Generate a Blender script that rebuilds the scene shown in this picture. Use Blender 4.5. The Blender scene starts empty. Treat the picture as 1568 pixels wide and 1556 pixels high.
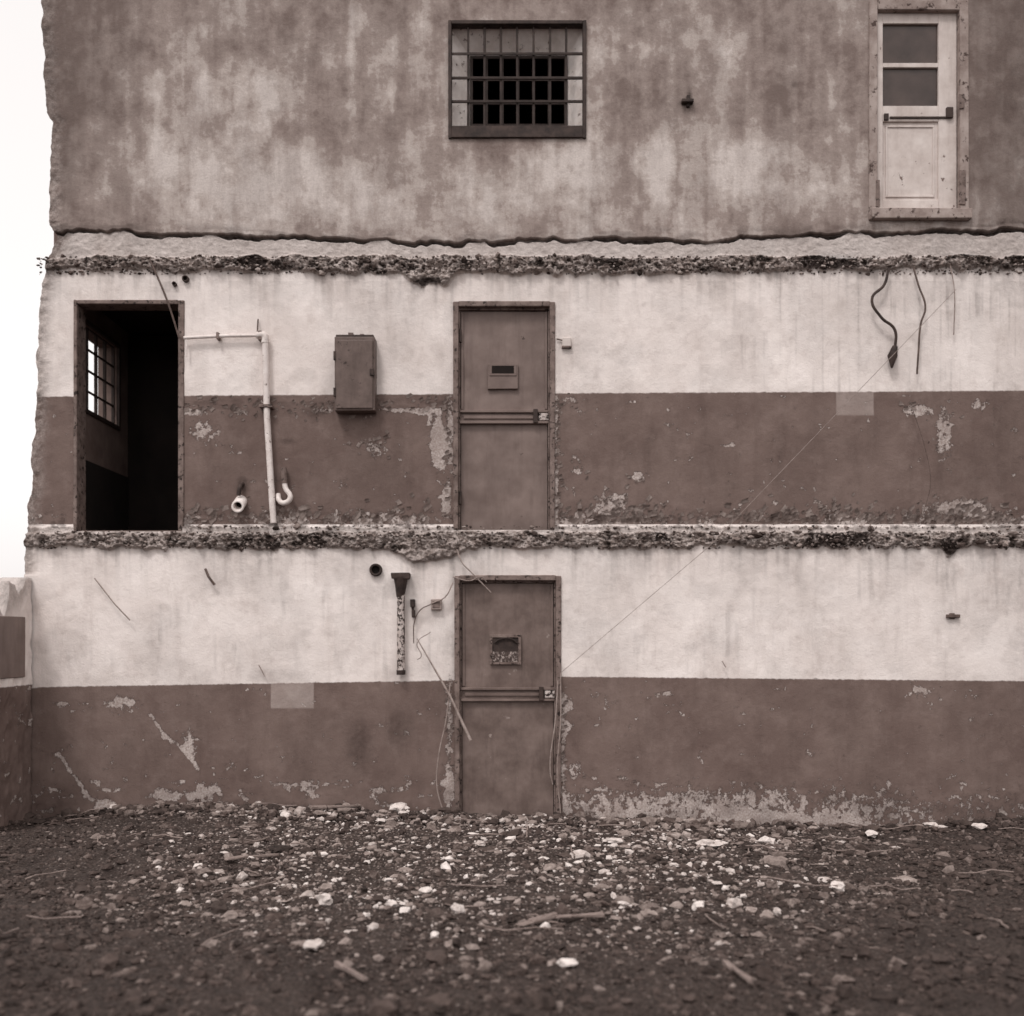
import bpy, bmesh, math, random
import numpy as np
from mathutils import Vector, Matrix
random.seed(5); rng=np.random.default_rng(7)
S=0.006
def X(u): return (u-784)*S
def Z(v): return (1245-v)*S
CAMZ=Z(978)
sc=bpy.context.scene
# ---------- noise
_T=[rng.random((256,256)) for _ in range(8)]
def vn(x,y,s=0):
    T=_T[s%8]; xi=np.floor(x).astype(int); yi=np.floor(y).astype(int)
    fx=x-xi; fy=y-yi; fx=fx*fx*(3-2*fx); fy=fy*fy*(3-2*fy)
    a=T[xi&255,yi&255]; b=T[(xi+1)&255,yi&255]; c=T[xi&255,(yi+1)&255]; d=T[(xi+1)&255,(yi+1)&255]
    return (a*(1-fx)+b*fx)*(1-fy)+(c*(1-fx)+d*fx)*fy
def fbm(x,y,o=4,s=0):
    x=np.asarray(x,float); y=np.asarray(y,float)
    r=0;a=.5;t=0
    for i in range(o):
        r=r+a*vn(x+i*17.3,y+i*9.1,s+i); t+=a; a*=.5; x=x*2.03; y=y*2.03
    return r/t
def ss(a,b,x):
    t=np.clip((x-a)/(b-a),0,1); return t*t*(3-2*t)
def lin(c):
    g_=c[0]*.3+c[1]*.59+c[2]*.11; c=[g_+(k-g_)*.80 for k in c]
    r=[]
    for k in c:
        k/=255; r.append(k/12.92 if k<=.04045 else ((k+.055)/1.055)**2.4)
    return (*r,1)
# ---------- mesh
def mesh_np(name,V,F,mat=None,smooth=True,parent=None,attrs=None):
    me=bpy.data.meshes.new(name); V=np.ascontiguousarray(V,dtype=np.float32); F=np.ascontiguousarray(F,dtype=np.int32)
    me.vertices.add(len(V)); me.vertices.foreach_set('co',V.ravel())
    me.loops.add(F.size); me.loops.foreach_set('vertex_index',F.ravel())
    me.polygons.add(len(F)); me.polygons.foreach_set('loop_start',np.arange(len(F),dtype=np.int32)*F.shape[1])
    me.polygons.foreach_set('use_smooth',np.full(len(F),smooth,dtype=bool))
    me.update(calc_edges=True)
    for k,a in (attrs or {}).items():
        at=me.attributes.new(k,'FLOAT','POINT'); at.data.foreach_set('value',np.ascontiguousarray(a,dtype=np.float32).ravel())
    ob=bpy.data.objects.new(name,me); sc.collection.objects.link(ob)
    if mat: me.materials.append(mat)
    if parent: ob.parent=parent
    return ob
def empty(name):
    e=bpy.data.objects.new(name,None); sc.collection.objects.link(e); return e
def boxes(name,L,mat,parent=None,bev=0.004,jit=0.0,seg=1):
    bm=bmesh.new()
    for b in L:
        r=bmesh.ops.create_cube(bm,size=1)
        for v in r['verts']:
            v.co=Vector((b[0]+(v.co.x+.5)*(b[1]-b[0]),b[2]+(v.co.y+.5)*(b[3]-b[2]),b[4]+(v.co.z+.5)*(b[5]-b[4])))
            if jit: v.co+=Vector((random.uniform(-jit,jit),random.uniform(-jit,jit)*.5,random.uniform(-jit,jit)))
    if bev: bmesh.ops.bevel(bm,geom=bm.edges[:],offset=bev,segments=seg,affect='EDGES',profile=.6)
    me=bpy.data.meshes.new(name); bm.to_mesh(me); bm.free()
    ob=bpy.data.objects.new(name,me); sc.collection.objects.link(ob); me.materials.append(mat)
    if parent: ob.parent=parent
    return ob
def wb(u0,u1,v0,v1,y0,y1):
    return (X(u0),X(u1),y0,y1,Z(v1),Z(v0))
def tube(name,pts,r,mat,parent=None,smooth=False,radii=None):
    cu=bpy.data.curves.new(name,'CURVE'); cu.dimensions='3D'; cu.bevel_depth=r; cu.bevel_resolution=3; cu.use_fill_caps=True
    P=[Vector(p) for p in pts]
    if smooth:
        sp=cu.splines.new('BEZIER'); sp.bezier_points.add(len(P)-1)
        for i,(b,p) in enumerate(zip(sp.bezier_points,P)):
            b.co=p; b.handle_left_type=b.handle_right_type='AUTO'
            if radii: b.radius=radii[i]
        sp.resolution_u=8
    else:
        sp=cu.splines.new('POLY'); sp.points.add(len(P)-1)
        for i,(b,p) in enumerate(zip(sp.points,P)):
            b.co=(*p,1)
            if radii: b.radius=radii[i]
    cu.materials.append(mat)
    ob=bpy.data.objects.new(name,cu); sc.collection.objects.link(ob)
    if parent: ob.parent=parent
    return ob
# ---------- materials
class NT:
    def __init__(s,name,rough=.85):
        s.m=bpy.data.materials.new(name); s.m.use_nodes=True; s.t=s.m.node_tree; s.b=s.t.nodes['Principled BSDF']
        s.b.inputs['Roughness'].default_value=rough; s.b.inputs['Specular IOR Level'].default_value=.25
        s.tc=s.t.nodes.new('ShaderNodeTexCoord')
    def link(s,a,b): s.t.links.new(a,b)
    def noise(s,scale,detail=6,rough=.6,stretch=None,off=0):
        n=s.t.nodes.new('ShaderNodeTexNoise'); n.inputs['Scale'].default_value=scale; n.inputs['Detail'].default_value=detail; n.inputs['Roughness'].default_value=rough
        mp=s.t.nodes.new('ShaderNodeMapping'); mp.inputs['Location'].default_value=(off,off*.7,off*1.3)
        if stretch: mp.inputs['Scale'].default_value=stretch
        s.link(s.tc.outputs['Object'],mp.inputs[0]); s.link(mp.outputs[0],n.inputs['Vector']); return n.outputs['Fac']
    def attr(s,k):
        n=s.t.nodes.new('ShaderNodeAttribute'); n.attribute_name=k; return n.outputs['Fac']
    def math(s,op,a,b=None,c=None,clamp=False):
        n=s.t.nodes.new('ShaderNodeMath'); n.operation=op; n.use_clamp=clamp
        for i,v in enumerate([a,b,c]):
            if v is None: continue
            if hasattr(v,'links'): s.link(v,n.inputs[i])
            else: n.inputs[i].default_value=v
        return n.outputs[0]
    def mr(s,v,a,b,c=0,d=1):
        n=s.t.nodes.new('ShaderNodeMapRange'); s.link(v,n.inputs[0])
        for i,k in enumerate([a,b,c,d]): n.inputs[i+1].default_value=k
        return n.outputs[0]
    def mix(s,f,a,b,mode='MIX'):
        n=s.t.nodes.new('ShaderNodeMix'); n.data_type='RGBA'; n.blend_type=mode
        if hasattr(f,'links'): s.link(f,n.inputs[0])
        else: n.inputs[0].default_value=f
        for i,v in ((6,a),(7,b)):
            if hasattr(v,'links'): s.link(v,n.inputs[i])
            else: n.inputs[i].default_value=v
        return n.outputs[2]
    def color(s,c): s.link(c,s.b.inputs['Base Color'])
    def bump(s,h,st=.5,d=.01):
        n=s.t.nodes.new('ShaderNodeBump'); n.inputs['Strength'].default_value=st; n.inputs['Distance'].default_value=d
        s.link(h,n.inputs['Height']); s.link(n.outputs[0],s.b.inputs['Normal'])
def simple(name,c1,c2,scale=8,rough=.8,bump=.3,chip=None,chipamt=.62,stretch=None,streak=None):
    n=NT(name,rough); a=n.noise(scale,6,.65,stretch); col=n.mix(n.mr(a,.35,.65),lin(c1),lin(c2))
    if streak: col=n.mix(n.mr(n.noise(9,6,.7,(1,1,.14),8),.5,.72,0,.5),col,lin(streak))
    h=n.noise(scale*6,3)
    if chip:
        m=n.mr(n.noise(scale*2.3,7,.7,None,5),chipamt,chipamt+.03); col=n.mix(m,col,lin(chip))
        h=n.math('SUBTRACT',h,m)
    n.color(col); n.bump(h,bump,.004); return n.m
# facade
F=NT('weathered_plaster',.9)
N1=F.noise(17,7,.72); N2=F.noise(2.2,4,.6,None,3); N3=F.noise(60,4,.65,None,9); N4=F.noise(5,6,.7,(1,1,.22),4); N5=F.noise(6,7,.7,None,12)
bj=F.math('MULTIPLY_ADD',F.math('SUBTRACT',N1,.5),.03,F.attr('brown'))
bm_=F.mr(bj,-.004,.006)
white=F.mix(F.mr(N2,.3,.7),lin((240,227,221)),lin((222,207,200)))
white=F.mix(F.mr(N4,.52,.75,0,.38),white,lin((170,150,141)))
white=F.mix(F.mr(N5,.54,.68,0,.35),white,lin((192,174,166)))
white=F.mix(F.mr(N1,.67,.74,0,.45),white,lin((130,109,101)))
brown=F.mix(F.mr(N2,.3,.7),lin((108,86,79)),lin((124,102,94)))
brown=F.mix(F.mr(N5,.48,.70,0,.4),brown,lin((142,120,112)))
brown=F.mix(F.mr(N4,.5,.72,0,.40),brown,lin((84,65,59)))
col=F.mix(bm_,white,brown)
sp=F.math('MULTIPLY',F.mr(N1,.64,.69),F.math('MULTIPLY',bm_,.6)); col=F.mix(sp,col,lin((170,151,143)))
# upper wall
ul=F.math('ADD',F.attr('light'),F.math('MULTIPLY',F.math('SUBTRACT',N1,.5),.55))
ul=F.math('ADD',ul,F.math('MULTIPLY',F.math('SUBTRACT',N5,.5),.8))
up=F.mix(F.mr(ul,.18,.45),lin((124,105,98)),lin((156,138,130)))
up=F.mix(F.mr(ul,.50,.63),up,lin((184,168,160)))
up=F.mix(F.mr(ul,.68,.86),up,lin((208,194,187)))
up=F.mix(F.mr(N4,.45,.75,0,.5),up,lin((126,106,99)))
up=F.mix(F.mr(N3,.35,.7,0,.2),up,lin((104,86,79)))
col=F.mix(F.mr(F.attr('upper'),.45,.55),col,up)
# rough concrete
co=F.mix(F.mr(N1,.38,.62),lin((116,98,90)),lin((204,188,181)))
co=F.mix(F.mr(N3,.48,.62,0,.6),co,lin((112,94,86)))
pit_shade=F.math('ADD',F.attr('pit_shade'),F.math('MULTIPLY',F.math('SUBTRACT',N5,.5),1.5))
pit_shade=F.math('ADD',pit_shade,F.math('MULTIPLY',F.math('SUBTRACT',N1,.5),1.2))
co=F.mix(F.mr(pit_shade,.48,.78),co,lin((50,39,35)))
col=F.mix(F.attr('rough'),col,co)
# peel
pj=F.math('MULTIPLY_ADD',F.math('SUBTRACT',N1,.5),1.9,F.attr('peel'))
pm=F.mr(pj,.5,.56)
pc=F.mix(F.mr(N3,.35,.65),lin((154,134,126)),lin((214,199,192)))
pc=F.mix(F.mr(N5,.45,.6,0,.5),pc,lin((146,126,118)))
col=F.mix(F.math('MULTIPLY',pm,.85),col,pc)
edge=F.math('MULTIPLY',F.mr(pj,.40,.5),F.math('SUBTRACT',1,pm)); col=F.mix(F.math('MULTIPLY',edge,.5),col,lin((66,50,45)))  # dark rim round each peel: flake-edge shadow put into the colour
col=F.mix(F.math('MULTIPLY',F.attr('patch'),F.mr(N5,.35,.65,.5,.25)),col,lin((205,188,180)))
gj=F.math('MULTIPLY',F.attr('grime_shade'),F.mr(N1,.25,.7,.5,1.35),None,True)  # real dirt plus painted shade and edge falloff
col=F.mix(gj,col,lin((58,43,38)))
F.color(col)
hh=F.math('ADD',F.math('MULTIPLY',N3,.35),F.math('MULTIPLY',N1,.7)); hh=F.math('SUBTRACT',hh,F.math('MULTIPLY',pm,.5)); hh=F.math('ADD',hh,F.math('MULTIPLY',F.math('ADD',N1,N3),F.attr('rough')))
F.bump(hh,.7,.012)
MW=F.m
M_door=simple('painted_steel_door',(112,92,85),(132,111,103),3,.5,.25,(70,54,49),.68,None,(92,73,67))
M_door2=simple('painted_steel_door_worn',(100,81,74),(130,109,101),3.5,.55,.3,(150,132,124),.65,None,(80,62,56))
M_frame=simple('rusty_steel_frame',(98,79,72),(138,117,109),9,.7,.4,(52,39,35),.56)
M_dark=simple('dark_rusted_iron',(46,35,32),(76,59,53),10,.7,.4)
M_bar=simple('iron_bars',(46,35,31),(66,51,46),12,.7,.4)
M_pipe=simple('white_painted_pipe',(230,217,211),(206,190,183),12,.5,.2,(120,98,90),.62)
M_pipe2=simple('flaking_painted_pipe',(205,190,183),(180,162,155),14,.6,.4,(56,42,38),.50)
M_box=simple('grey_enamel_box',(92,74,67),(112,92,85),7,.5,.2,(62,47,42),.62,None,(76,59,53))
M_wd=simple('white_painted_wood',(216,202,195),(190,173,165),4,.7,.3,(120,98,90),.64,None,(160,141,133))
M_wdf=simple('grey_painted_wood',(172,154,146),(135,115,107),6,.8,.4,(80,62,56),.58)
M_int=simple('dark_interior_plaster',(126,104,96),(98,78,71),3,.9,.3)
M_blk=simple('unlit_black_interior',(36,27,24),(24,18,16),3,.95,.2)  # near-black stands in for the darkness of unlit rooms and holes
M_cable=simple('old_cable',(80,63,57),(110,90,82),20,.7,.2)
M_wire=simple('pale_wire',(165,147,139),(130,110,102),20,.6,.2)
M_plate=simple('metal_sign_plate',(60,46,42),(84,67,61),25,.6,.3,(170,152,144),.53)
M_stick=simple('weathered_wood',(110,91,84),(150,131,123),18,.85,.5,None,.6,(1,6,6))
g=NT('glass_pane',.25); g.color(g.mix(g.mr(g.noise(4,4),.3,.7),lin((58,45,41)),lin((84,67,61)))); g.b.inputs['Specular IOR Level'].default_value=.4; M_glass=g.m

# ---------- facade grid
openings=[(115,280,460,814),(695,849,463,812),(697,858,882,1330),(688,896,38,214),(1330,1478,8,338)]
def axis(segs,extra):
    a=[]
    for s0,s1,st in segs: a+=list(np.arange(s0,s1,st))
    a.append(segs[-1][1]); a=np.array(a)
    ex=np.array(sorted(set(extra)))
    keep=np.min(np.abs(a[:,None]-ex[None]),axis=1)>.7
    return np.sort(np.concatenate([a[keep],ex]))
us=axis([(30,1600,1.6),(1600,2000,8)],[o[i] for o in openings for i in (0,1)])
vs=axis([(-130,335,2.6),(335,450,1.0),(450,790,2.6),(790,870,1.0),(870,1330,2.6)],[o[i] for o in openings for i in (2,3)])
U,V=np.meshgrid(us,vs)
edgeE=np.interp(vs,[-130,22,150,172,186,200,260,345,362,400,430,470,600,690,760,800,860,900,1330],[60,66,68,70,80,79,76,78,88,72,64,60,54,50,44,40,38,36,36])
edgeE=edgeE+(fbm(vs/22,vs*0,4,2)-.5)*9*np.where(vs<880,1,.1)
w=np.clip((U-30)/(110-30),0,1)
U=np.where(U<110,edgeE[:,None]*(1-w)+110*w,U)
crack=np.interp(U,[0,90,300,540,680,850,1000,1080,1150,1300,1568,2000],[350,354,360,367,374,368,364,374,364,359,352,350])+(fbm(U/18,V*0+3,5,1)-.5)*11
n_lo=fbm(U/60,V/60,4,0); n_hi=fbm(U/7,V/6,4,3); n_md=fbm(U/30,V/20,6,3); n_bg=fbm(U/90,V*0+4,3,6)
n_f=fbm(U/3.6,V/3,2,1)
rid=np.abs(fbm(U/17,V/13,4,5)-.5)*2
Y=(n_lo-.5)*.018+(fbm(U/14,V/14,3,2)-.5)*.004
up=1-ss(-2,2,V-crack)
Y=Y-.035*up
cw=.5+13*np.clip(fbm(U/32,V*0+6,4,2)-.32,0,1)
inA=ss(-1.5,1,V-crack)*(1-ss(cw-1.5,cw+1.5,V-crack))
lowA=np.interp(U,[0,90,200,330,520,610,635,650,680,700,900,1100,1300,1568,2000],[410,412,413,415,418,420,430,439,437,421,419,415,413,409,408])+(fbm(U/14,V*0+8,6,6)-.5)*17
topA=394+(fbm(U/30,V*0+1,6,2)-.5)*15
bandA=ss(cw-1.5,cw+1.5,V-crack)*(1-ss(-2,2,V-topA))
rouA=ss(-2,2,V-topA)*(1-ss(-1.5,1.5,V-lowA))
Y=Y+.05*inA-bandA*(.010+.015*(n_hi-.5))
prot=.030+.07*(n_md-.5)+.05*(n_hi-.5)+.035*(n_f-.5)+.02*rid
Y=Y-rouA*prot
topB=816+(fbm(U/26,V*0+5,6,4)-.5)*12
stB=806+(fbm(U/16,V*0+2,4,7)-.5)*7
lowB=np.interp(U,[0,180,600,640,690,720,1200,1440,1450,1470,2000],[835,838,841,860,858,839,836,836,850,836,836])+(fbm(U/14,V*0+4,6,2)-.5)*15
bandB=ss(-2,2,V-stB)*(1-ss(-2,2,V-topB)); rouB=ss(-2,2,V-topB)*(1-ss(-1.5,1.5,V-lowB))
Y=Y-bandB*(.020+.015*(n_hi-.5))-rouB*(prot+.006)
ed=(1-ss(0,30,U-edgeE[:,None]))*(V<880)
Y=Y+ed*(.02+.05*(n_md-.4)+.02*(n_hi-.5))
def blob(u,v,ru,rv,a=1): return a*np.exp(-(((U-u)/ru)**2+((V-v)/rv)**2)**1.5)
def seg(p,q,wd,a=1):
    px,py=p; dx,dy=q[0]-px,q[1]-py; t=np.clip(((U-px)*dx+(V-py)*dy)/(dx*dx+dy*dy),0,1)
    d=np.hypot(U-px-t*dx,V-py-t*dy); return a*np.exp(-(d/wd)**2)
brown=np.where(V<825,V-(604+(U-600)*-.006),V-np.interp(U,[0,60,690,860,1568,2000],[1062,1052,1042,1036,1043,1045]))*S
brown=np.where((V>=803)&(V<900),-.1,brown)
brown=np.where(V<440,-.2,brown)
low_dist=fbm(U/40,V/40,4,6)
peel=np.zeros_like(U)
for b in [(312,662,24,18,.45),(298,632,22,5,.6),(672,680,12,40,1.1),(652,630,30,6,.7),(683,765,7,25,.8),(610,628,30,4,.5),(575,688,18,12,.42),(978,730,14,9,.5),(935,770,24,18,.5),(885,722,12,5,.5),(1405,628,24,11,.58),(1446,665,13,42,.56),(1500,620,16,9,.48),(872,612,22,6,.4),
 (185,1076,30,10,.6),(95,1079,14,5,.55),(290,1142,11,20,.6),(318,1212,28,16,.5),(262,1219,30,8,.55),(160,1235,18,14,.65),(870,1080,9,12,.6),(868,1112,9,12,.6),(455,1201,48,4,.42),(1020,1062,14,5,.4),(1410,1060,16,10,.4),(880,1180,14,12,.45),(850,640,6,70,.5),(851,760,6,60,.5),(688,1100,6,100,.42),(688,1210,10,35,.6),(860,1150,6,90,.5),(1460,775,45,12,.45),(1485,780,30,14,.5),(690,640,6,120,.45),(500,630,30,6,.3),(370,632,14,5,.4)]:
    peel+=blob(*b)
for p,q in [((232,1095),(252,1128)),((252,1128),(285,1150)),((285,1150),(305,1180)),((90,1155),(140,1225)),((655,650),(662,625))]: peel+=seg(p,q,4,.48)
r1=ss(765,800,V)*(V<808)*(.16+.32*ss(.42,.65,low_dist)); peel+=r1
eff=(U>862)*ss(1188,1238,V+(low_dist-.5)*70)*np.interp(U,[862,1000,1330,1420,1568],[.38,.46,.42,.25,.25])*(.65+.7*fbm(U/16,V/9,3,1)); peel+=eff
peel+=seg((1110,1246),(1330,1266),7,.3)
peel+=(U<690)*(V>1195)*ss(.45,.7,fbm(U/25,V/10,3,2))*.35
peel+=(.16+.30*ss(.62,.80,fbm(U/16,V/11,4,4)))*(brown>-.01)
peel=np.where(V<604,0,peel)*np.where(up>.5,0,1)
patch=(((U>1280)&(U<1338)&(V>600)&(V<636))*.7+((U>415)&(U<480)&(V>1046)&(V<1084))*.9).astype(float)
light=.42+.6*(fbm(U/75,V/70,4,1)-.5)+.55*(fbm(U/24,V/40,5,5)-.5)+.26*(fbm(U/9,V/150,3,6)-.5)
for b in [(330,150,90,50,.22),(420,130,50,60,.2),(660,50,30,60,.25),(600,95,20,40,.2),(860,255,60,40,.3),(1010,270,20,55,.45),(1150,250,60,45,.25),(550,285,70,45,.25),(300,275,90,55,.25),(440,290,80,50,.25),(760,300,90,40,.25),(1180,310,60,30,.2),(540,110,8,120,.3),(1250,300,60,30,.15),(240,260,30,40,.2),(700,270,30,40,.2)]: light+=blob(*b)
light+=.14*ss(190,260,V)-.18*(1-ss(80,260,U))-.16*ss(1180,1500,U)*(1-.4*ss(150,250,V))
rough=np.clip(.45*bandA+rouA+rouB+.6*bandB+ed*.6+.5*inA,0,1)
pit_shade=np.clip(.22+(1.3*(.5-n_md)+1.0*(.5-n_hi)+.5*(.5-n_f))*(rouA+rouB)+.9*(n_bg-.5)*(rouA+rouB)+.20*ss(1000,1300,U)+.08*rouA+.8*inA-.3*bandA-.2*bandB,0,2)  # recesses of the broken concrete darkened: their shade put into the colour
for b in [(1270,400,45,14,.7),(710,408,22,10,.6),(660,434,20,8,.7),(955,404,25,9,.5),(1265,826,60,10,.5),(1455,838,24,14,.7),(480,830,20,8,.5),(1140,398,60,7,.4),(1470,392,60,8,.5),(200,402,80,6,.25),(380,404,40,6,.3),(820,408,50,7,.35),(240,832,60,5,.4)]: pit_shade+=blob(*b)
grime_shade=.10*ss(.45,.75,fbm(U/50,V/120,4,2))
grime_shade+=.75*inA*ss(.25,.5,fbm(U/20,V*0+2,3,4)+.1)+.35*np.exp(-((V-crack+6)/7)**2)*up*ss(.4,.6,fbm(U/30,V/9,3,2))+.12*bandA  # crack shadow painted into the colour, with blotchy dirt around it
drip=ss(.5,.72,fbm(U/9,V/200,3,6))
grime_shade+=(.30*np.exp(-np.clip(V-lowA,0,99)/9)*ss(.35,.6,fbm(U/20,V*0,3,1))+.26*drip*np.exp(-np.clip(V-lowA,0,199)/38))*(V>lowA)*(V<600)  # blotchy darker fringe just below the upper ledge, plus drip streaks
grime_shade+=(.28*np.exp(-np.clip(V-lowB,0,99)/9)*ss(.35,.6,fbm(U/20,V*0+7,3,1))+.22*drip*np.exp(-np.clip(V-lowB,0,199)/38))*(V>lowB)  # same darker fringe and drips below the lower ledge
grime_shade+=.20*(np.clip(1-(lowA-V)/8,0,1)*rouA+np.clip(1-(lowB-V)/8,0,1)*rouB)  # underside shade of both ledges painted into the wall colour
grime_shade+=.34*ss(1330,1600,U)*ss(.2,.6,fbm(U/80,V/150,3,5)+.15)*(V<350)+.15*ss(1380,1650,U)  # vignette-like darkening painted towards the right edge of the wall
grime_shade+=.27*(1-ss(60,260,U))*(1-ss(100,340,V))  # same painted vignette falloff in the top left corner
grime_shade+=blob(550,1140,20,36,.4)+blob(615,1115,24,30,.38)+blob(520,1150,90,60,.12)+blob(372,742,10,12,.6)+blob(480,632,16,8,.4)+blob(440,676,14,5,.4)
grime_shade+=blob(240,985,45,50,.10)+blob(1320,500,70,60,.10)+blob(900,960,50,40,.08)+blob(420,1035,60,12,.15)+blob(545,730,120,60,.1)
grime_shade+=.10*ss(.5,.62,fbm(U/60,V/45,5,7))*(brown<0)*(V>430)+.12*np.exp(-np.abs(U-692)/8)*(V>430)+.12*np.exp(-np.abs(U-856)/8)*(V>430)
grime_shade+=.55*ss(.56,.68,fbm(U/12,V/8,4,1))*ss(770,800,V)*(V<810)+.35*np.exp(-np.abs(V-616)/10)*(brown>0)*ss(.45,.65,fbm(U/20,V/6,3,3))*(U<690)*(V<660)  # blotches above the ledge; flaking-paint shadows painted at the brown band's top
grime_shade+=blob(1050,160,10,5,.8)+blob(1055,152,4,12,.7)+blob(1215,133,5,5,.5)+blob(105,270,12,90,.12)
grime_shade+=.28*ss(1160,1250,V)*ss(.35,.65,fbm(U/40,V/20,3,4))
grime_shade+=ss(.55,.8,fbm(U/5,V/160,3,7))*.20*(V>420)*(V<604)*(U>1100)*ss(.4,.6,fbm(U/60,V/60,3,1))+ss(.55,.8,fbm(U/7,V/100,3,3))*.14*(V>845)*(V<1040)*ss(.4,.6,fbm(U/70,V/60,3,2))
grime_shade+=ed*.12
grime_shade=np.clip(grime_shade,0,.95)
uc=(us[1:]+us[:-1])/2; vc=(vs[1:]+vs[:-1])/2
UC,VC=np.meshgrid(uc,vc); keep=np.ones_like(UC,bool)
for o in openings: keep&=~((UC>o[0])&(UC<o[1])&(VC>o[2])&(VC<o[3]))
ny,nx=U.shape; idx=np.arange(ny*nx).reshape(ny,nx)
Q=np.stack([idx[:-1,:-1],idx[1:,:-1],idx[1:,1:],idx[:-1,1:]],-1)[keep]
P=np.stack([X(U),Y,Z(V)],-1).reshape(-1,3)
B=empty('abandoned_concrete_building')
mesh_np('facade_wall',P,Q,MW,True,B,dict(brown=brown,upper=up,light=light,rough=rough,pit_shade=pit_shade,peel=peel,patch=patch,grime_shade=grime_shade))
def ysurf(u,v):
    j=np.clip(np.searchsorted(us,u),0,nx-1); i=np.clip(np.searchsorted(vs,v),0,ny-1); return Y[i,j]
k=6
ev=P.reshape(ny,nx,3)[:,0,:]; rows=[]
for j in range(k+1):
    q=ev.copy(); q[:,1]=ev[:,1]+j*.055; q[:,0]+= (fbm(vs/9+j*3.1,vs*0+j*.8,4,3)-.5)*.06*(j>0)+.02*j; rows.append(q)
R=np.stack(rows,0); I=np.arange(R.shape[0]*R.shape[1]).reshape(R.shape[:2])
QQ=np.stack([I[:-1,:-1],I[:-1,1:],I[1:,1:],I[1:,:-1]],-1).reshape(-1,4)
n_=R.shape[0]*R.shape[1]; z0=np.zeros(n_)
mesh_np('broken_masonry_end',R.reshape(-1,3),QQ,MW,True,B,dict(brown=z0-1,upper=z0,light=z0,rough=z0+1,pit_shade=rng.random(n_)*.5,peel=z0,patch=z0,grime_shade=z0+.08))
# shell
Zt=Z(-130); xl0,xl1=-4.26,-4.06
wy0,wy1,wz0,wz1=.27,1.2,3.79,4.60
boxes('side_wall',[(xl0,xl1,.12,wy0,-.4,Zt),(xl0,xl1,wy1,5,-.4,Zt),(xl0,xl1,wy0,wy1,-.4,wz0),(xl0,xl1,wy0,wy1,wz1,Zt)],M_int,B,0)
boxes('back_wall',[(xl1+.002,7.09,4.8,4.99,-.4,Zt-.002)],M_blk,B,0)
boxes('end_wall',[(7.1,7.29,.06,4.79,-.4,Zt-.002)],M_int,B,0)
boxes('roof_slab',[(xl0-.05,7.35,.06,5.05,Zt,Zt+.2)],M_int,B,.01)
boxes('parapet_cap',[(-4.4,7.35,-.08,.058,Zt-.03,Zt+.2)],M_int,B,.01)
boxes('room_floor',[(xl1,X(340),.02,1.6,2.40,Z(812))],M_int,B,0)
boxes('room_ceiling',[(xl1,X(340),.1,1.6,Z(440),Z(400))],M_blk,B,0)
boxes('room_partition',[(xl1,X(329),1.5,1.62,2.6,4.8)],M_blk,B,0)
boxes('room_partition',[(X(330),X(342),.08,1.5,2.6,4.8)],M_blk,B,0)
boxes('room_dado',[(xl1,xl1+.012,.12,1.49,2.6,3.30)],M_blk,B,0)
L=[]
for i in range(5):
    y=wy0+(wy1-wy0)*i/4; L.append((xl1-.06,xl1-.03,y-.011,y+.011,wz0,wz1))
for i in range(5):
    z=wz0+(wz1-wz0)*i/4; L.append((xl1-.055,xl1-.035,wy0,wy1,z-.009,z+.009))
L+= [(xl1-.01,xl1+.02,wy0-.04,wy0,wz0-.04,wz1+.04),(xl1-.01,xl1+.02,wy1,wy1+.04,wz0-.04,wz1+.04),(xl1-.01,xl1+.018,wy0,wy1,wz0-.04,wz0),(xl1-.01,xl1+.018,wy0,wy1,wz1,wz1+.04)]
boxes('side_window_bars',L,M_bar,B,.002)
boxes('doorway_lining',[wb(113,119,460,815,-.02,.2),wb(273,282,460,815,-.015,.2),wb(119,273,460,466,-.018,.2)],M_frame,B,.006,.004)
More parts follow.
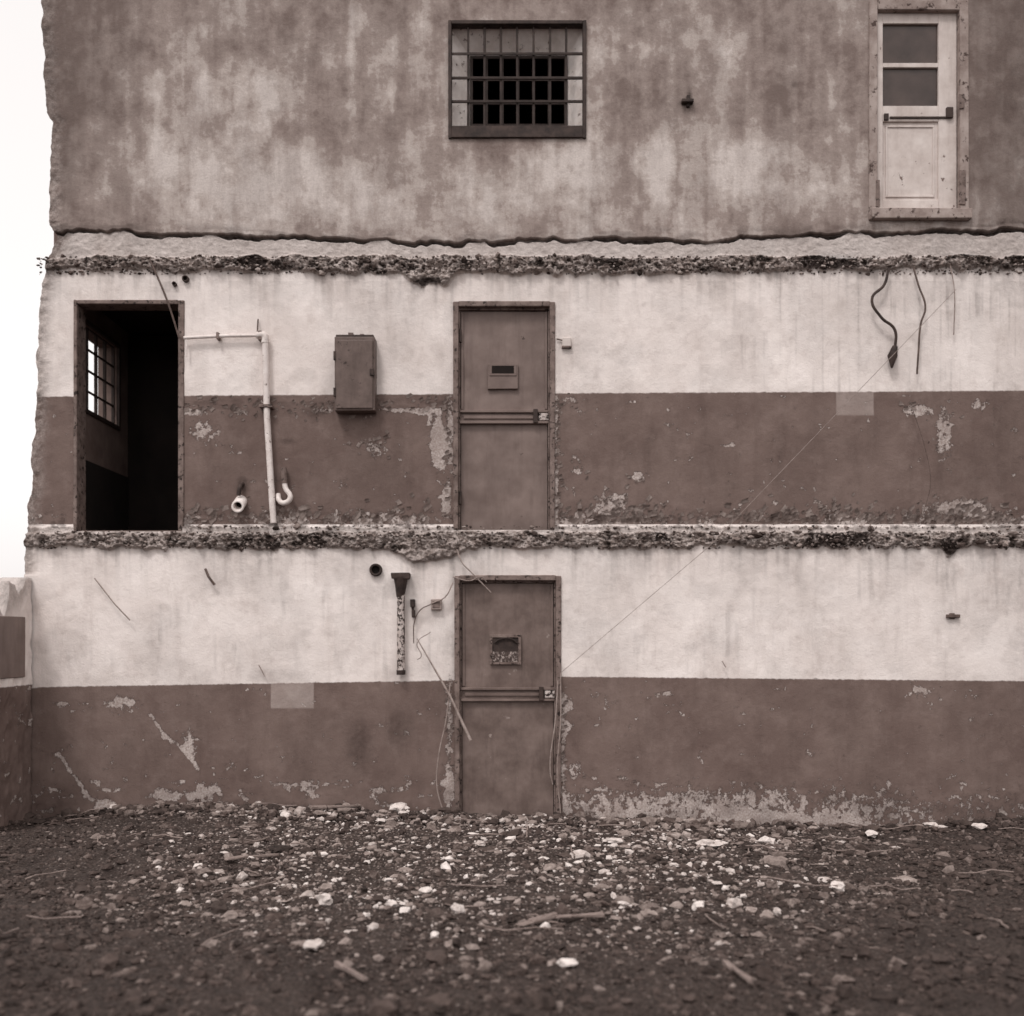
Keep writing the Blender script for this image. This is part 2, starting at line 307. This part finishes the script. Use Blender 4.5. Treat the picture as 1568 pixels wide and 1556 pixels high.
# ---------- steel doors
def steel_door(u0,u1,v0,v1,mat,plate,barv,leafmat):
    D=empty('steel_cell_door'); D.parent=B
    f=7
    boxes('frame',[wb(u0-1,u0+f,v0,v1,-.022,.16),wb(u1-f,u1+1,v0,v1,-.022,.16),wb(u0+f,u1-f,v0-1,v0+f,-.020,.16)],mat,D,.006,.002)
    boxes('frame_stop',[wb(u0+f,u0+f+2.5,v0+f,v1,.03,.16),wb(u1-f-2.5,u1-f,v0+f,v1,.03,.16),wb(u0+f+2.5,u1-f-2.5,v0+f,v0+f+3,.032,.16)],mat,D,.003)
    a,b=u0+f+3.5,u1-f-3.5
    uu=np.linspace(a,b,50); vv=np.linspace(v0+f+4,v1,120); A,Bv=np.meshgrid(uu,vv)
    yy=.065+(fbm(A/45,Bv/45,3,int(v0)%7)-.5)*.022
    I=np.arange(A.size).reshape(A.shape); q=np.stack([I[:-1,:-1],I[1:,:-1],I[1:,1:],I[:-1,1:]],-1).reshape(-1,4)
    mesh_np('leaf',np.stack([X(A),yy,Z(Bv)],-1).reshape(-1,3),q,leafmat,True,D)
    boxes('leaf_core',[wb(a-4,b+4,v0+f,v1,.09,.13)],M_dark,D,0)
    boxes('leaf_edge_strips',[wb(a,a+4,v0+f+5,barv-2,.048,.07),wb(b-4,b,v0+f+5,barv-2,.048,.07)],leafmat,D,.002)
    boxes('bolt_channel',[wb(a-2,b+1,barv,barv+4,.02,.07),wb(a-2,b+1,barv+17,barv+21,.02,.07),wb(a-2,b-20,barv+4,barv+17,.05,.07)],leafmat,D,.003,.002)
    boxes('sliding_bolt',[wb(a+4,b-22,barv+8,barv+13,.035,.05)],leafmat,D,.002)
    boxes('lock_case',[wb(b-22,b-15,barv-1,barv+20,.005,.068)],M_dark,D,.003)
    boxes('lock_keeper',[wb(b-13,b+2,barv+5,barv+16,.02,.06)],M_pipe2,D,.004)
    if plate=='slot':
        boxes('hatch_plate',[wb(747,793,556,594,.035,.075)],leafmat,D,.003,.002)
        boxes('hatch_frame',[wb(749,791,556,559,.028,.034),wb(749,753,559,571,.028,.034),wb(787,791,559,571,.028,.034),wb(749,791,571,574,.028,.034)],leafmat,D,.001)
        boxes('hatch_slot_darkness',[wb(753,787,559,571,.030,.034)],M_blk,D,0)
        boxes('hinge',[wb(a-3,a+1,v0+40,v0+60,.01,.05),wb(a-3,a+1,v1-60,v1-40,.01,.05)],M_dark,D,.002)
    else:
        boxes('plate_frame',[wb(750,798,972,976,.035,.07),wb(750,798,1014,1018,.035,.07),wb(750,754,976,1014,.035,.07),wb(794,798,976,1014,.035,.07)],M_frame,D,.002,.003)
        boxes('plate_dark_upper',[wb(754,794,976,998,.045,.07)],M_dark,D,.002)
        boxes('plate_worn_lower',[wb(754,794,998,1014,.038,.07)],M_plate,D,.002)
        tube('plate_arch',[(X(757),.035,Z(985)),(X(765),.03,Z(979)),(X(784),.03,Z(979)),(X(792),.035,Z(985))],.007,M_bar,D,True)
steel_door(695,849,463,812,M_frame,'slot',627,M_door)
steel_door(697,858,882,1330,M_frame,'plate',1053,M_door2)
# ---------- barred window
Wn=empty('barred_window'); Wn.parent=B
yb=.20; kk=1+yb/10
def XB(u): return X(u)*kk
def ZB(v): return CAMZ+(978-v)*S*kk
o=[(X(689),Z(213)),(X(895),Z(213)),(X(895),Z(39)),(X(689),Z(39))]
i_=[(XB(720),ZB(196)),(XB(868),ZB(196)),(XB(868),ZB(88)),(XB(720),ZB(88))]
def reveal(nm,a,b,mat):
    n=14; Vv=[]
    for s_ in np.linspace(0,1,n):
        for t_ in np.linspace(0,1,60):
            ax=np.array([a[0][0]*(1-t_)+a[1][0]*t_,0.03,a[0][1]*(1-t_)+a[1][1]*t_]); bx=np.array([b[0][0]*(1-t_)+b[1][0]*t_,yb,b[0][1]*(1-t_)+b[1][1]*t_])
            Vv.append(ax*(1-s_)+bx*s_)
    I=np.arange(n*60).reshape(n,60); q=np.stack([I[:-1,:-1],I[:-1,1:],I[1:,1:],I[1:,:-1]],-1).reshape(-1,4)
    mesh_np(nm,np.array(Vv),q,mat,True,Wn)
M_rev=simple('white_reveal_plaster',(240,228,222),(210,194,186),6,.85,.3,(130,110,102),.6)
reveal('sill',(o[0],o[1]),(i_[0],i_[1]),M_dark); reveal('right_reveal',(o[1],o[2]),(i_[1],i_[2]),M_rev)
reveal('head_reveal',(o[2],o[3]),(i_[2],i_[3]),M_rev); reveal('left_reveal',(o[3],o[0]),(i_[3],i_[0]),M_rev)
boxes('dark_backing',[(XB(640),XB(940),1.6,1.7,ZB(230),ZB(60))],M_blk,Wn,0)  # black panel stands in for the unlit room behind the window
boxes('outer_frame',[wb(687,692,36,216,-.06,0.03),wb(892,897,36,216,-.06,0.03),wb(692,892,36,42,-.058,0.03),wb(692,892,197,215,-.062,.05)],M_dark,Wn,.004,.002)
L=[]
for u in (717,742,767,792,817,842,867): L.append(wb(u-1.8,u+1.8,43,200,-.02,.0))
boxes('grille_uprights',L,M_bar,Wn,.002,.002)
boxes('grille_rails',[wb(692,892,v-2,v+2,-.034,-.022) for v in (85,122,158)],M_bar,Wn,.002,.002)
L=[(XB(u)-.014,XB(u)+.014,yb-.03,yb,ZB(196),ZB(88)) for u in (722,745,769,793,817,841,866)]
L+=[(XB(720),XB(868),yb-.028,yb-.004,ZB(v)-.014,ZB(v)+.014) for v in (90,124,160,194)]
boxes('inner_sash_bars',L,M_bar,Wn,.002)
# ---------- upper right door
T=empty('glazed_wooden_door'); T.parent=B
boxes('door_frame',[wb(1328,1341,6,340,-.06,.12),wb(1466,1480,6,340,-.06,.12),wb(1341,1466,6,20,-.058,.12),wb(1330,1482,324,340,-.10,.12)],M_wdf,T,.006,.006)
a,b=1342,1465
boxes('stiles_rails',[wb(a,1352,20,323,.0,.05),wb(1437,b,20,323,.0,.05),wb(1352,1437,20,36,.001,.05),wb(1352,1437,96,103,.004,.05),wb(1352,1437,162,186,.001,.05),wb(1352,1437,306,323,.001,.05)],M_wd,T,.004)
boxes('panel',[wb(1350,1440,184,308,.022,.04)],M_wd,T,0)
boxes('panel_bead',[wb(1357,1432,191,194,.012,.024),wb(1357,1432,298,301,.012,.024),wb(1357,1360,194,298,.012,.024),wb(1429,1432,194,298,.012,.024)],M_wd,T,.002)
boxes('glass',[wb(1350,1440,34,98,.03,.036),wb(1350,1440,101,164,.03,.036)],M_glass,T,0)
boxes('rail_bolt',[wb(1362,1450,179,182,-.012,.002),wb(1353,1360,175,185,-.02,.001),wb(1448,1458,166,182,-.03,.001)],M_dark,T,.003)
boxes('hinges',[wb(1464,1474,265,318,-.075,-.055),wb(1464,1472,150,172,-.075,-.055),wb(1338,1344,280,322,-.07,-.055)],M_frame,T,.004,.004)
# ---------- left ruined return wall
ys=np.arange(-.02,-1.25,-.02); xs0=X(50); Vv=[]; nz_=120
for y in ys:
    tp=Z(892)-.35*abs(y)-.9*max(0,-y-.9)+(fbm(np.array([y*9]),np.array([1.]),4,3)[0]-.5)*.4
    for t_ in np.linspace(0,1,nz_):
        z=-.3+(tp+.3)*t_; Vv.append((xs0+(fbm(np.array([y*12]),np.array([z*9]),4,2)[0]-.5)*.04,y,z))
Vv=np.array(Vv); I=np.arange(len(Vv)).reshape(len(ys),nz_)
Vb=Vv.copy(); Vb[:,0]-=.24
allV=np.concatenate([Vv,Vb]); off=len(Vv)
q1=np.stack([I[:-1,:-1],I[1:,:-1],I[1:,1:],I[:-1,1:]],-1).reshape(-1,4)
q2=q1[:,::-1]+off
q3=np.stack([I[:-1,-1],I[1:,-1],I[1:,-1]+off,I[:-1,-1]+off],-1); q4=np.stack([I[-1,:-1],I[-1,1:],I[-1,1:]+off,I[-1,:-1]+off],-1)
ya=allV[:,1]; za=allV[:,2]; zz=np.zeros(len(allV))
mesh_np('ruined_return_wall',allV,np.concatenate([q1,q2,q3,q4]),MW,True,None,dict(brown=Z(1048)-za,upper=zz,light=zz,rough=.5*ss(.0,.15,za-(Z(892)-.35*abs(ya)-.18)),pit_shade=zz+.1,peel=.1+.5*ss(.5,.8,fbm(ya*14,za*12,4,5))*(za<Z(1048)),patch=zz,grime_shade=.03+.08*fbm(ya*6,za*4,4,1)))
boxes('boarded_opening',[(xs0-.02,xs0+.022,-.80,-.20,Z(1036),Z(945))],M_door,bpy.data.objects['ruined_return_wall'],.004,.008)

# ---------- fixtures on the facade
E=empty('electrical_box')
boxes('body',[wb(516,577,522,634,-.15,.0)],M_box,E,.008,.003,2)
boxes('lid',[wb(519,574,528,631,-.166,-.15)],M_box,E,.006,.002,2)
boxes('top_flange',[wb(518,575,519,524,-.14,0.0)],M_dark,E,.003)
boxes('lid_hinges',[wb(515,519,545,558,-.168,-.14),wb(515,519,600,613,-.168,-.14)],M_dark,E,.002)
boxes('latch',[wb(570,576,572,582,-.18,-.15)],M_dark,E,.003)
boxes('conduit_entry',[wb(535,543,513,520,-.08,-.05),wb(553,559,515,520,-.08,-.05)],M_box,E,.003)
Wp=empty('water_pipe')
tube('branch',[(X(284),-.05,Z(520)),(X(340),-.05,Z(517)),(X(400),-.05,Z(516))],.016,M_pipe,Wp)
tube('branch_drop',[(X(288),-.05,Z(519)),(X(288),-.05,Z(548))],.008,M_pipe,Wp)
tube('riser',[(X(408),-.06,Z(516)),(X(411),-.06,Z(640)),(X(421),-.06,Z(802))],.029,M_pipe,Wp)
tube('elbow',[(X(396),-.055,Z(516)),(X(407),-.06,Z(517)),(X(408),-.06,Z(528))],.034,M_pipe,Wp,True)
boxes('clips',[wb(400,420,622,627,-.095,0.0),wb(334,338,512,522,-.075,0.0),wb(398,404,510,524,-.085,.0)],M_frame,Wp,.003)
tube('stub',[(X(396),-.05,Z(512)),(X(396),-.02,Z(490))],.007,M_cable,Wp)
J=empty('drain_trap_pipe')
tube('trap',[(X(437),-.05,Z(722)),(X(439),-.06,Z(748)),(X(447),-.075,Z(764)),(X(438),-.08,Z(772)),(X(430),-.06,Z(768)),(X(427),-.03,Z(758))],.024,M_pipe,J,True)
tube('upper_rusted',[(X(436),-.05,Z(718)),(X(438),-.055,Z(742))],.029,M_frame,J)
def socket(name,u,v,r,mat,depth=.10,tilt=0):
    s=empty(name); bm=bmesh.new(); n=24; rings=[(r,0.02),(r,-depth),(r*.96,-depth-.006),(r*.68,-depth-.006),(r*.64,-depth),(r*.62,.01)]
    vv=[[bm.verts.new((math.cos(a)*q+X(u),y,math.sin(a)*q+Z(v)+tilt*y)) for a in [2*math.pi*k/n for k in range(n)]] for q,y in rings]
    for a_,b_ in zip(vv[:-1],vv[1:]):
        for k in range(n): bm.faces.new((a_[k],a_[(k+1)%n],b_[(k+1)%n],b_[k])).smooth=True
    me=bpy.data.meshes.new('pipe_collar'); bm.to_mesh(me); bm.free(); ob=bpy.data.objects.new('pipe_collar',me); sc.collection.objects.link(ob); me.materials.append(mat); ob.parent=s
    bm=bmesh.new(); bmesh.ops.create_circle(bm,cap_ends=True,radius=r*.66,segments=n,matrix=Matrix.Translation((X(u),-depth*.35,Z(v)+tilt*-depth*.35))@Matrix.Rotation(math.pi/2,4,'X'))
    me=bpy.data.meshes.new('dark_bore'); bm.to_mesh(me); bm.free(); ob=bpy.data.objects.new('dark_bore',me); sc.collection.objects.link(ob); me.materials.append(M_blk); ob.parent=s
    return s
socket('pipe_stub',369,768,.058,M_pipe,.12,.5)
socket('pipe_stub',576,873,.058,M_dark,.04)
tube('pipe_stub_feed',[(X(372),.02,Z(740)),(X(370),-.06,Z(747)),(X(368),-.07,Z(760))],.02,M_dark,bpy.data.objects['pipe_stub'],True)
Rp=empty('rusty_vent_pipe')
tube('pipe',[(X(615),-.06,Z(905)),(X(615),-.06,Z(1028))],.036,M_pipe2,Rp)
tube('funnel',[(X(615),-.07,Z(884)),(X(615),-.065,Z(896)),(X(614),-.06,Z(915))],.036,M_dark,Rp,False,[1.9,1.5,1.0])
boxes('cap_bracket',[wb(601,629,878,887,-.13,.0)],M_dark,Rp,.01,.006,2)
tube('foot',[(X(615),-.06,Z(1026)),(X(615),-.06,Z(1033))],.041,M_dark,Rp)
C=empty('conduit_fitting')
boxes('body',[wb(629,636,918,930,-.06,0.0),wb(631,636,934,946,-.05,0.0)],M_dark,C,.008,.003,2)
tube('nipple',[(X(632),-.03,Z(928)),(X(633),-.03,Z(937))],.012,M_dark,C)
JB=empty('junction_box')
boxes('body',[wb(660,677,918,934,-.05,0.0)],M_wdf,JB,.005,.003)
boxes('open_face',[wb(663,674,921,931,-.056,-.05)],M_frame,JB,.002)
tube('whip',[(X(660),-.05,Z(926)),(X(645),-.06,Z(934)),(X(636),-.05,Z(950)),(X(634),-.04,Z(985))],.005,M_cable,JB,True)
SW=empty('door_bell_box')
boxes('body',[wb(861,874,518,532,-.03,0.0)],M_wd,SW,.005,.003)
boxes('cover',[wb(860,875,531,534,-.035,0.0)],M_frame,SW,.002)
tube('lead',[(X(852),-.02,Z(520)),(X(861),-.02,Z(522))],.006,M_cable,SW)
for nm,pts,r,mt,sm in [
 ('hanging_cable',[(1358,414),(1350,440),(1331,462),(1345,490),(1366,508),(1368,535)],.013,M_dark,1),
 ('hanging_cable',[(1396,414),(1402,440),(1412,475),(1405,500),(1402,545),(1401,575)],.009,M_cable,1),
 ('hanging_cable',[(1452,410),(1456,450),(1457,515)],.005,M_wire,1),
 ('hanging_cable',[(232,400),(246,430),(262,470),(277,520)],.009,M_cable,1),
 ('hanging_cable',[(1395,630),(1412,690),(1420,740),(1410,790)],.003,M_cable,1),
 ('loose_wire',[(700,842),(708,862),(725,880),(752,908)],.006,M_wire,1),
 ('loose_wire',[(694,893),(682,915),(660,925)],.006,M_wire,1),
 ('loose_wire',[(690,1045),(684,1100),(672,1160),(670,1205),(680,1244)],.006,M_wire,1),
 ('loose_wire',[(854,1042),(850,1100),(842,1180),(846,1200)],.006,M_wire,1),
 ('loose_wire',[(858,1030),(858,1100),(853,1180),(858,1244)],.006,M_wire,1),
 ('loose_wire',[(660,968),(640,985),(646,1005),(640,1010)],.004,M_wire,1),
 ('loose_wire',[(694,884),(720,890),(738,884),(745,892)],.005,M_wire,1),
 ('iron_bracket',[(148,886),(180,925),(202,950)],.006,M_wire,0),
 ('iron_bracket',[(317,872),(323,884),(331,896)],.012,M_cable,0),
 ('stranded_wire',[(398,1018),(408,1036)],.005,M_wire,0),
 ('stranded_wire',[(1104,1012),(1110,1022)],.005,M_wire,0),
]:
    n=len(pts); tube(nm,[(X(u),-.05-.03*math.sin(math.pi*i/(n-1)),Z(v)) for i,(u,v) in enumerate(pts)],r,mt,None,bool(sm))
hc=bpy.data.objects['hanging_cable']
tube('cable_end_plug',[(X(1367),-.06,Z(533)),(X(1363),-.06,Z(548)),(X(1362),-.06,Z(566))],.03,M_dark,hc,False,[.8,1.5,.3])
tube('tension_wire',[(X(1458),-.09,Z(448)),(X(1280),-.16,Z(632)),(X(1080),-.17,Z(840)),(X(858),-.08,Z(1030))],.0025,M_wire)
tube('bent_lath',[(X(640),-.10,Z(978)),(X(690),-.2,Z(1062)),(X(722),-.24,Z(1130))],.011,M_wire,None,False,[.4,1,1.3])
boxes('wall_hook',[wb(1448,1468,941,946,-.04,0.0),wb(1453,1461,939,948,-.02,0.0)],M_cable,None,.004)
boxes('wall_anchor',[wb(1042,1060,158,163,-.09,-.02),wb(1050,1055,150,168,-.06,-.02)],M_dark,None,.004)
socket('pipe_stub',285,428,.03,M_dark,.03)
socket('pipe_stub',268,436,.02,M_dark,.03)

# ---------- ground
def hgt(x,y):
    u=x/S+784
    hw=np.interp(u,[-500,20,170,300,500,700,860,1000,1150,1330,1450,1568,2200],[-.05,-.05,.05,.09,.05,.01,.0,-.03,-.08,-.10,-.03,.0,0])
    f=np.exp(-np.clip(-y,0,50)/1.2)
    near=ss(-30,-12,y)*ss(30,8,np.abs(x))
    return hw*f+((fbm(x*.7+50,y*.7+50,4,1)-.5)*.20+(fbm(x*4+50,y*4+50,4,2)-.5)*.11+(fbm(x*16+50,y*16+50,3,3)-.5)*.045)*(.45+.55*(1-f))*np.clip(near,0,1)
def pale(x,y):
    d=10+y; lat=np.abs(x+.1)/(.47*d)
    return (.10+.90*np.exp(-(lat/.80)**4))*(.15+.85*ss(-5.6,-2.6,y))*ss(-8,-5.5,y)  # pale stones thinned to the sides and front, imitating vignette darkening
gx=np.concatenate([[-400,-200,-100,-50,-25,-15,-11],np.arange(-8,8.01,.035),[11,15,25,50,100,200,400]])
gy=np.concatenate([[-400,-200,-100,-50,-25,-15,-11],np.arange(-9,.1,.035),[.4,1,2,4,8,15,30,60,120,250,500]])
GX,GY=np.meshgrid(gx,gy); GZ=hgt(GX,GY)-.02
GZ=np.where(GY>.3,-.05,GZ)
I=np.arange(GX.size).reshape(GX.shape); q=np.stack([I[:-1,:-1],I[:-1,1:],I[1:,1:],I[1:,:-1]],-1).reshape(-1,4)
G=NT('gravelly_earth',.95)
a1=G.noise(45,6,.75); a2=G.noise(3,5,.6); vo=G.t.nodes.new('ShaderNodeTexVoronoi'); vo.inputs['Scale'].default_value=45; G.link(G.tc.outputs['Object'],vo.inputs['Vector'])
c=G.mix(G.mr(a1,.35,.65),lin((36,28,25)),lin((94,77,70))); c=G.mix(G.mr(a2,.4,.65,0,.45),c,lin((42,32,29)))
vr=G.t.nodes.new('ShaderNodeSeparateColor'); G.link(vo.outputs['Color'],vr.inputs[0])
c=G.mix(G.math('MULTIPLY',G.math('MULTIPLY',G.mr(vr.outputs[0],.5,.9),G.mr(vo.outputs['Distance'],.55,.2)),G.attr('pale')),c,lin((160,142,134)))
G.color(c); G.bump(G.math('ADD',a1,G.mr(vo.outputs['Distance'],0,.6,.6,0)),.9,.02)
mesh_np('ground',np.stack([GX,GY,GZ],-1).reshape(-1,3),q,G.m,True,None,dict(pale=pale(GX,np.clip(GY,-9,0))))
R_=NT('rubble_stone',.95); tt=R_.attr('tint'); r1=R_.noise(30,4,.7)
cr=R_.t.nodes.new('ShaderNodeValToRGB'); el=cr.color_ramp.elements; el[0].color=lin((34,26,23)); el[1].color=lin((218,204,197)); e=el.new(.40); e.color=lin((86,70,64)); e=el.new(.72); e.color=lin((154,136,128))
R_.link(R_.math('MULTIPLY_ADD',R_.math('SUBTRACT',r1,.5),.6,tt),cr.inputs[0]); R_.color(cr.outputs[0]); R_.bump(r1,.6,.01)
def ico(sub):
    bm=bmesh.new(); bmesh.ops.create_icosphere(bm,subdivisions=sub,radius=1); v=np.array([x.co[:] for x in bm.verts]); f=np.array([[y.index for y in x.verts] for x in bm.faces]); bm.free(); return v,f
def stones(pos,rad,tint,sub):
    v,f=ico(sub); n=len(pos); k=len(v)
    sc_=rng.uniform(.5,1.45,(n,3))*rad[:,None]; sc_[:,2]*=.65
    jit=1+rng.uniform(-.36,.28,(n,k,1))
    W=v[None]*jit
    q=rng.normal(size=(n,4)); q/=np.linalg.norm(q,axis=1)[:,None]; w_,x,y,z=q.T
    Rm=np.stack([1-2*(y*y+z*z),2*(x*y-z*w_),2*(x*z+y*w_),2*(x*y+z*w_),1-2*(x*x+z*z),2*(y*z-x*w_),2*(x*z-y*w_),2*(y*z+x*w_),1-2*(x*x+y*y)],-1).reshape(n,3,3)
    W=np.einsum('nij,nkj->nki',Rm,W); W=W*sc_[:,None,:]
    th=rng.uniform(0,2*np.pi,n); c_,s_=np.cos(th),np.sin(th)
    W2=W.copy(); W2[...,0]=W[...,0]*c_[:,None]-W[...,1]*s_[:,None]; W2[...,1]=W[...,0]*s_[:,None]+W[...,1]*c_[:,None]
    W2+=pos[:,None,:]
    FF=(f[None]+np.arange(n)[:,None,None]*k).reshape(-1,3)
    return W2.reshape(-1,3),FF,np.repeat(tint,k)
def field(n,r0,sg,rmax,bright,hi,ymax=7.0,lift=.1):
    y=-.02-rng.random(n)*ymax; x=rng.uniform(-6.0,6.4,n)
    cl=fbm(x*1.7+40,y*1.7+40,4,3); pp=pale(x,y)
    keep=rng.random(n)<(.22+.25*pp+1.0*ss(.35,.65,cl)); x,y,cl,pp=x[keep],y[keep],cl[keep],pp[keep]; n=len(x)
    r=np.minimum(r0*np.exp(rng.normal(size=n)*sg),rmax)
    z=hgt(x,y)-.02+r*lift
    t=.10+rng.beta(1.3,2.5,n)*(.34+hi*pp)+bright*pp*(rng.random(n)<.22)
    return np.stack([x,y,z],-1),r,np.clip(t,0,1)
parts=[stones(*field(54000,.012,.45,.035,.3,.72),1),stones(*field(12000,.022,.38,.055,.4,.6),1),stones(*field(800,.040,.25,.07,.3,.55),2),stones(*field(3500,.022,.45,.07,.3,.5,.55,.5),1)]
def gpos(u,v):
    d=CAMZ/((v-978)*S)*10; d=min(d,9.93); return X(u)*d/10,d-10
big=[(175,1238,.075),(437,1257,.06),(613,1240,.075),(830,1247,.06),(940,1287,.07),(1085,1292,.095),(1100,1290,.06),(1175,1282,.07),(1282,1364,.055),(1125,1384,.055),(1070,1388,.045),(1335,1272,.06),(1425,1254,.07),(1440,1256,.06),(370,1331,.05),(498,1378,.05),(598,1384,.045),(1033,1332,.045),(955,1387,.04),(480,1447,.05),(870,1470,.045),(665,1432,.035),(1015,1280,.05),(395,1240,.05),(1500,1262,.06),(650,1360,.045),(735,1300,.045),(560,1400,.04),(700,1400,.045),(1190,1400,.04),(1150,1250,.05)]
bp=[];br=[]
for u,v,r in big:
    x,y=gpos(u,v); bp.append((x,y,float(hgt(np.array([x]),np.array([y]))[0])+r*.2)); br.append(r)
parts.append(stones(np.array(bp),np.array(br)*.85,.84+rng.random(len(bp))*.16,2))
off=0;VV=[];FF=[];TT=[]
for v,f,t in parts: VV.append(v);FF.append(f+off);TT.append(t);off+=len(v)
mesh_np('rubble',np.concatenate(VV),np.concatenate(FF),R_.m,False,None,dict(tint=np.concatenate(TT)))
# twigs
cu=bpy.data.curves.new('scattered_twigs','CURVE'); cu.dimensions='3D'; cu.bevel_depth=.005; cu.bevel_resolution=1
for _ in range(70):
    x=random.uniform(-4.5,4.8); y=-random.random()**1.3*4.2-.1; a=random.uniform(0,math.pi); l=random.uniform(.12,.45)
    sp=cu.splines.new('POLY'); sp.points.add(3)
    for i in range(4):
        t_=i/3-.5; px=x+math.cos(a)*l*t_+random.uniform(-.02,.02); py=min(-.03,y+math.sin(a)*l*t_*.8+random.uniform(-.02,.02))
        sp.points[i].co=(px,py,float(hgt(np.array([px]),np.array([py]))[0])+.005+random.uniform(0,.03),1); sp.points[i].radius=random.uniform(.6,1.4)
cu.materials.append(M_stick); sc.collection.objects.link(bpy.data.objects.new('scattered_twigs',cu))
# debris lying on / embedded in the broken ledges + paint flakes
n=500; u=rng.uniform(285,1900,n); p=np.stack([X(u),rng.uniform(-.04,-.01,n),Z(807)+rng.uniform(-.02,.008,n)],-1)
def embed(n,v0,v1):
    u=rng.uniform(60,1590,n); v=rng.uniform(v0,v1,n); return np.stack([X(u),ysurf(u,v)-.002,Z(v)],-1)
pp=np.concatenate([p,embed(2600,393,420),embed(2600,814,840)]); v,f,t=stones(pp,.0085*np.exp(rng.normal(size=len(pp))*.5),.15+.65*rng.random(len(pp)),1)
mesh_np('ledge_debris',v,f,R_.m,False,B,dict(tint=t))
fl=[];ff=[]
cnt=0
def flake(u,v,s):
    global cnt
    cx,cz=X(u),Z(v); a=random.uniform(0,6.28); tilt=random.uniform(.3,1.3); w=s*random.uniform(.6,1.8); h=s
    for i in range(3):
        for j in range(2):
            lx=(j-.5)*w+random.uniform(-.25,.25)*w; lz=(i/2)*h+random.uniform(-.15,.15)*h; ly=-.004-.5*h*tilt*(i/2)**2
            fl.append((cx+lx*math.cos(a*.15)-lz*math.sin(a*.15),ly,cz+lx*math.sin(a*.15)+lz*math.cos(a*.15)))
    b0=cnt; ff.append((b0,b0+1,b0+3,b0+2)); ff.append((b0+2,b0+3,b0+5,b0+4)); cnt+=6
for _ in range(800):
    u=random.choice([random.uniform(870,1560),random.gauss(1260,70),random.gauss(1470,45),random.gauss(940,40),random.uniform(285,690)]); v=802-abs(random.gauss(0,14))
    if 690<u<862 or u<285: continue
    flake(u,v,random.uniform(.008,.045))
for _ in range(130): flake(random.uniform(285,690),random.gauss(624,8),random.uniform(.01,.035))
for _ in range(90): flake(random.choice([686,856])+random.gauss(0,3),random.uniform(610,800),random.uniform(.01,.03))
for _ in range(60): flake(random.choice([690,864])+random.gauss(0,3),random.uniform(1050,1230),random.uniform(.01,.03))
for _ in range(80): flake(random.uniform(865,1300),random.uniform(1190,1245),random.uniform(.008,.022))
for cu_,cv_ in [(575,690),(560,680),(590,668),(1395,625),(1440,690),(1450,640),(935,765),(978,735),(885,722),(480,632),(365,632),(875,615),(310,800),(520,800)]:
    for _ in range(9): flake(random.gauss(cu_,12),random.gauss(cv_,7),random.uniform(.008,.028))
M_fl=simple('paint_flake',(104,85,78),(160,142,134),9,.8,.2)
mesh_np('peeling_paint_flakes',np.array(fl),np.array(ff),M_fl,False,B)
def board(name,u0,v0,u1,v1,w,h):
    x0,y0=gpos(u0,v0);x1,y1=gpos(u1,v1); L_=math.hypot(x1-x0,y1-y0)
    ob=boxes(name,[(-L_/2,-L_/6,-w/2,w/2,-h/2,h/2),(-L_/6,L_/2,-w/2.2,w/2.1,-h/2.2,h/2.1)],M_stick,None,.004,.008)
    z0=float(hgt(np.array([x0]),np.array([y0]))[0]); z1=float(hgt(np.array([x1]),np.array([y1]))[0])
    ob.location=((x0+x1)/2,(y0+y1)/2,(z0+z1)/2+.02); ob.rotation_euler=(0,-math.atan2(z1-z0,L_),math.atan2(y1-y0,x1-x0))
board('wooden_board',345,1312,425,1300,.05,.02); board('wooden_board',1110,1472,1150,1498,.03,.02); board('wooden_board',475,1252,552,1244,.05,.02)
board('wooden_board',515,1474,560,1503,.03,.02); board('wooden_board',850,1404,925,1398,.04,.02); board('wooden_board',795,1420,850,1402,.05,.02)
# ---------- light
w_=bpy.data.worlds.new('World'); sc.world=w_; w_.use_nodes=True; nt=w_.node_tree; bg=nt.nodes['Background']
sky=nt.nodes.new('ShaderNodeTexSky'); sky.sky_type='NISHITA'; sky.sun_disc=False
EL,AZ=math.radians(55),math.radians(205)
sky.sun_elevation=EL; sky.sun_rotation=AZ; sky.dust_density=3
hs=nt.nodes.new('ShaderNodeHueSaturation'); hs.inputs['Saturation'].default_value=0.0; hs.inputs['Value'].default_value=.5
mx=nt.nodes.new('ShaderNodeMix'); mx.data_type='RGBA'; mx.blend_type='ADD'; mx.inputs[0].default_value=1; mx.inputs[7].default_value=(5.1,4.82,4.72,1)  # cloud layer
nt.links.new(sky.outputs[0],hs.inputs['Color']); nt.links.new(hs.outputs[0],mx.inputs[6]); nt.links.new(mx.outputs[2],bg.inputs[0]); bg.inputs[1].default_value=.15
sl=bpy.data.lights.new('sun','SUN'); sl.energy=1.3; sl.angle=math.radians(12); sl.color=(1,.97,.95)
so=bpy.data.objects.new('sun',sl); sc.collection.objects.link(so)
d=Vector((math.sin(AZ)*math.cos(EL),math.cos(AZ)*math.cos(EL),math.sin(EL))); so.rotation_euler=d.to_track_quat('Z','Y').to_euler()
# ---------- camera
cd=bpy.data.cameras.new('camera'); cam=bpy.data.objects.new('camera',cd); sc.collection.objects.link(cam)
cam.location=(0,-10,CAMZ); cam.rotation_euler=(math.pi/2,0,0); cd.sensor_width=36; cd.lens=36*10/(1568*S); cd.shift_y=200/1568; cd.clip_end=2000
cd.dof.use_dof=True; cd.dof.focus_distance=8.7; cd.dof.aperture_fstop=.95
sc.camera=cam
sc.view_settings.view_transform='Standard'; sc.view_settings.look='None'; sc.view_settings.exposure=0
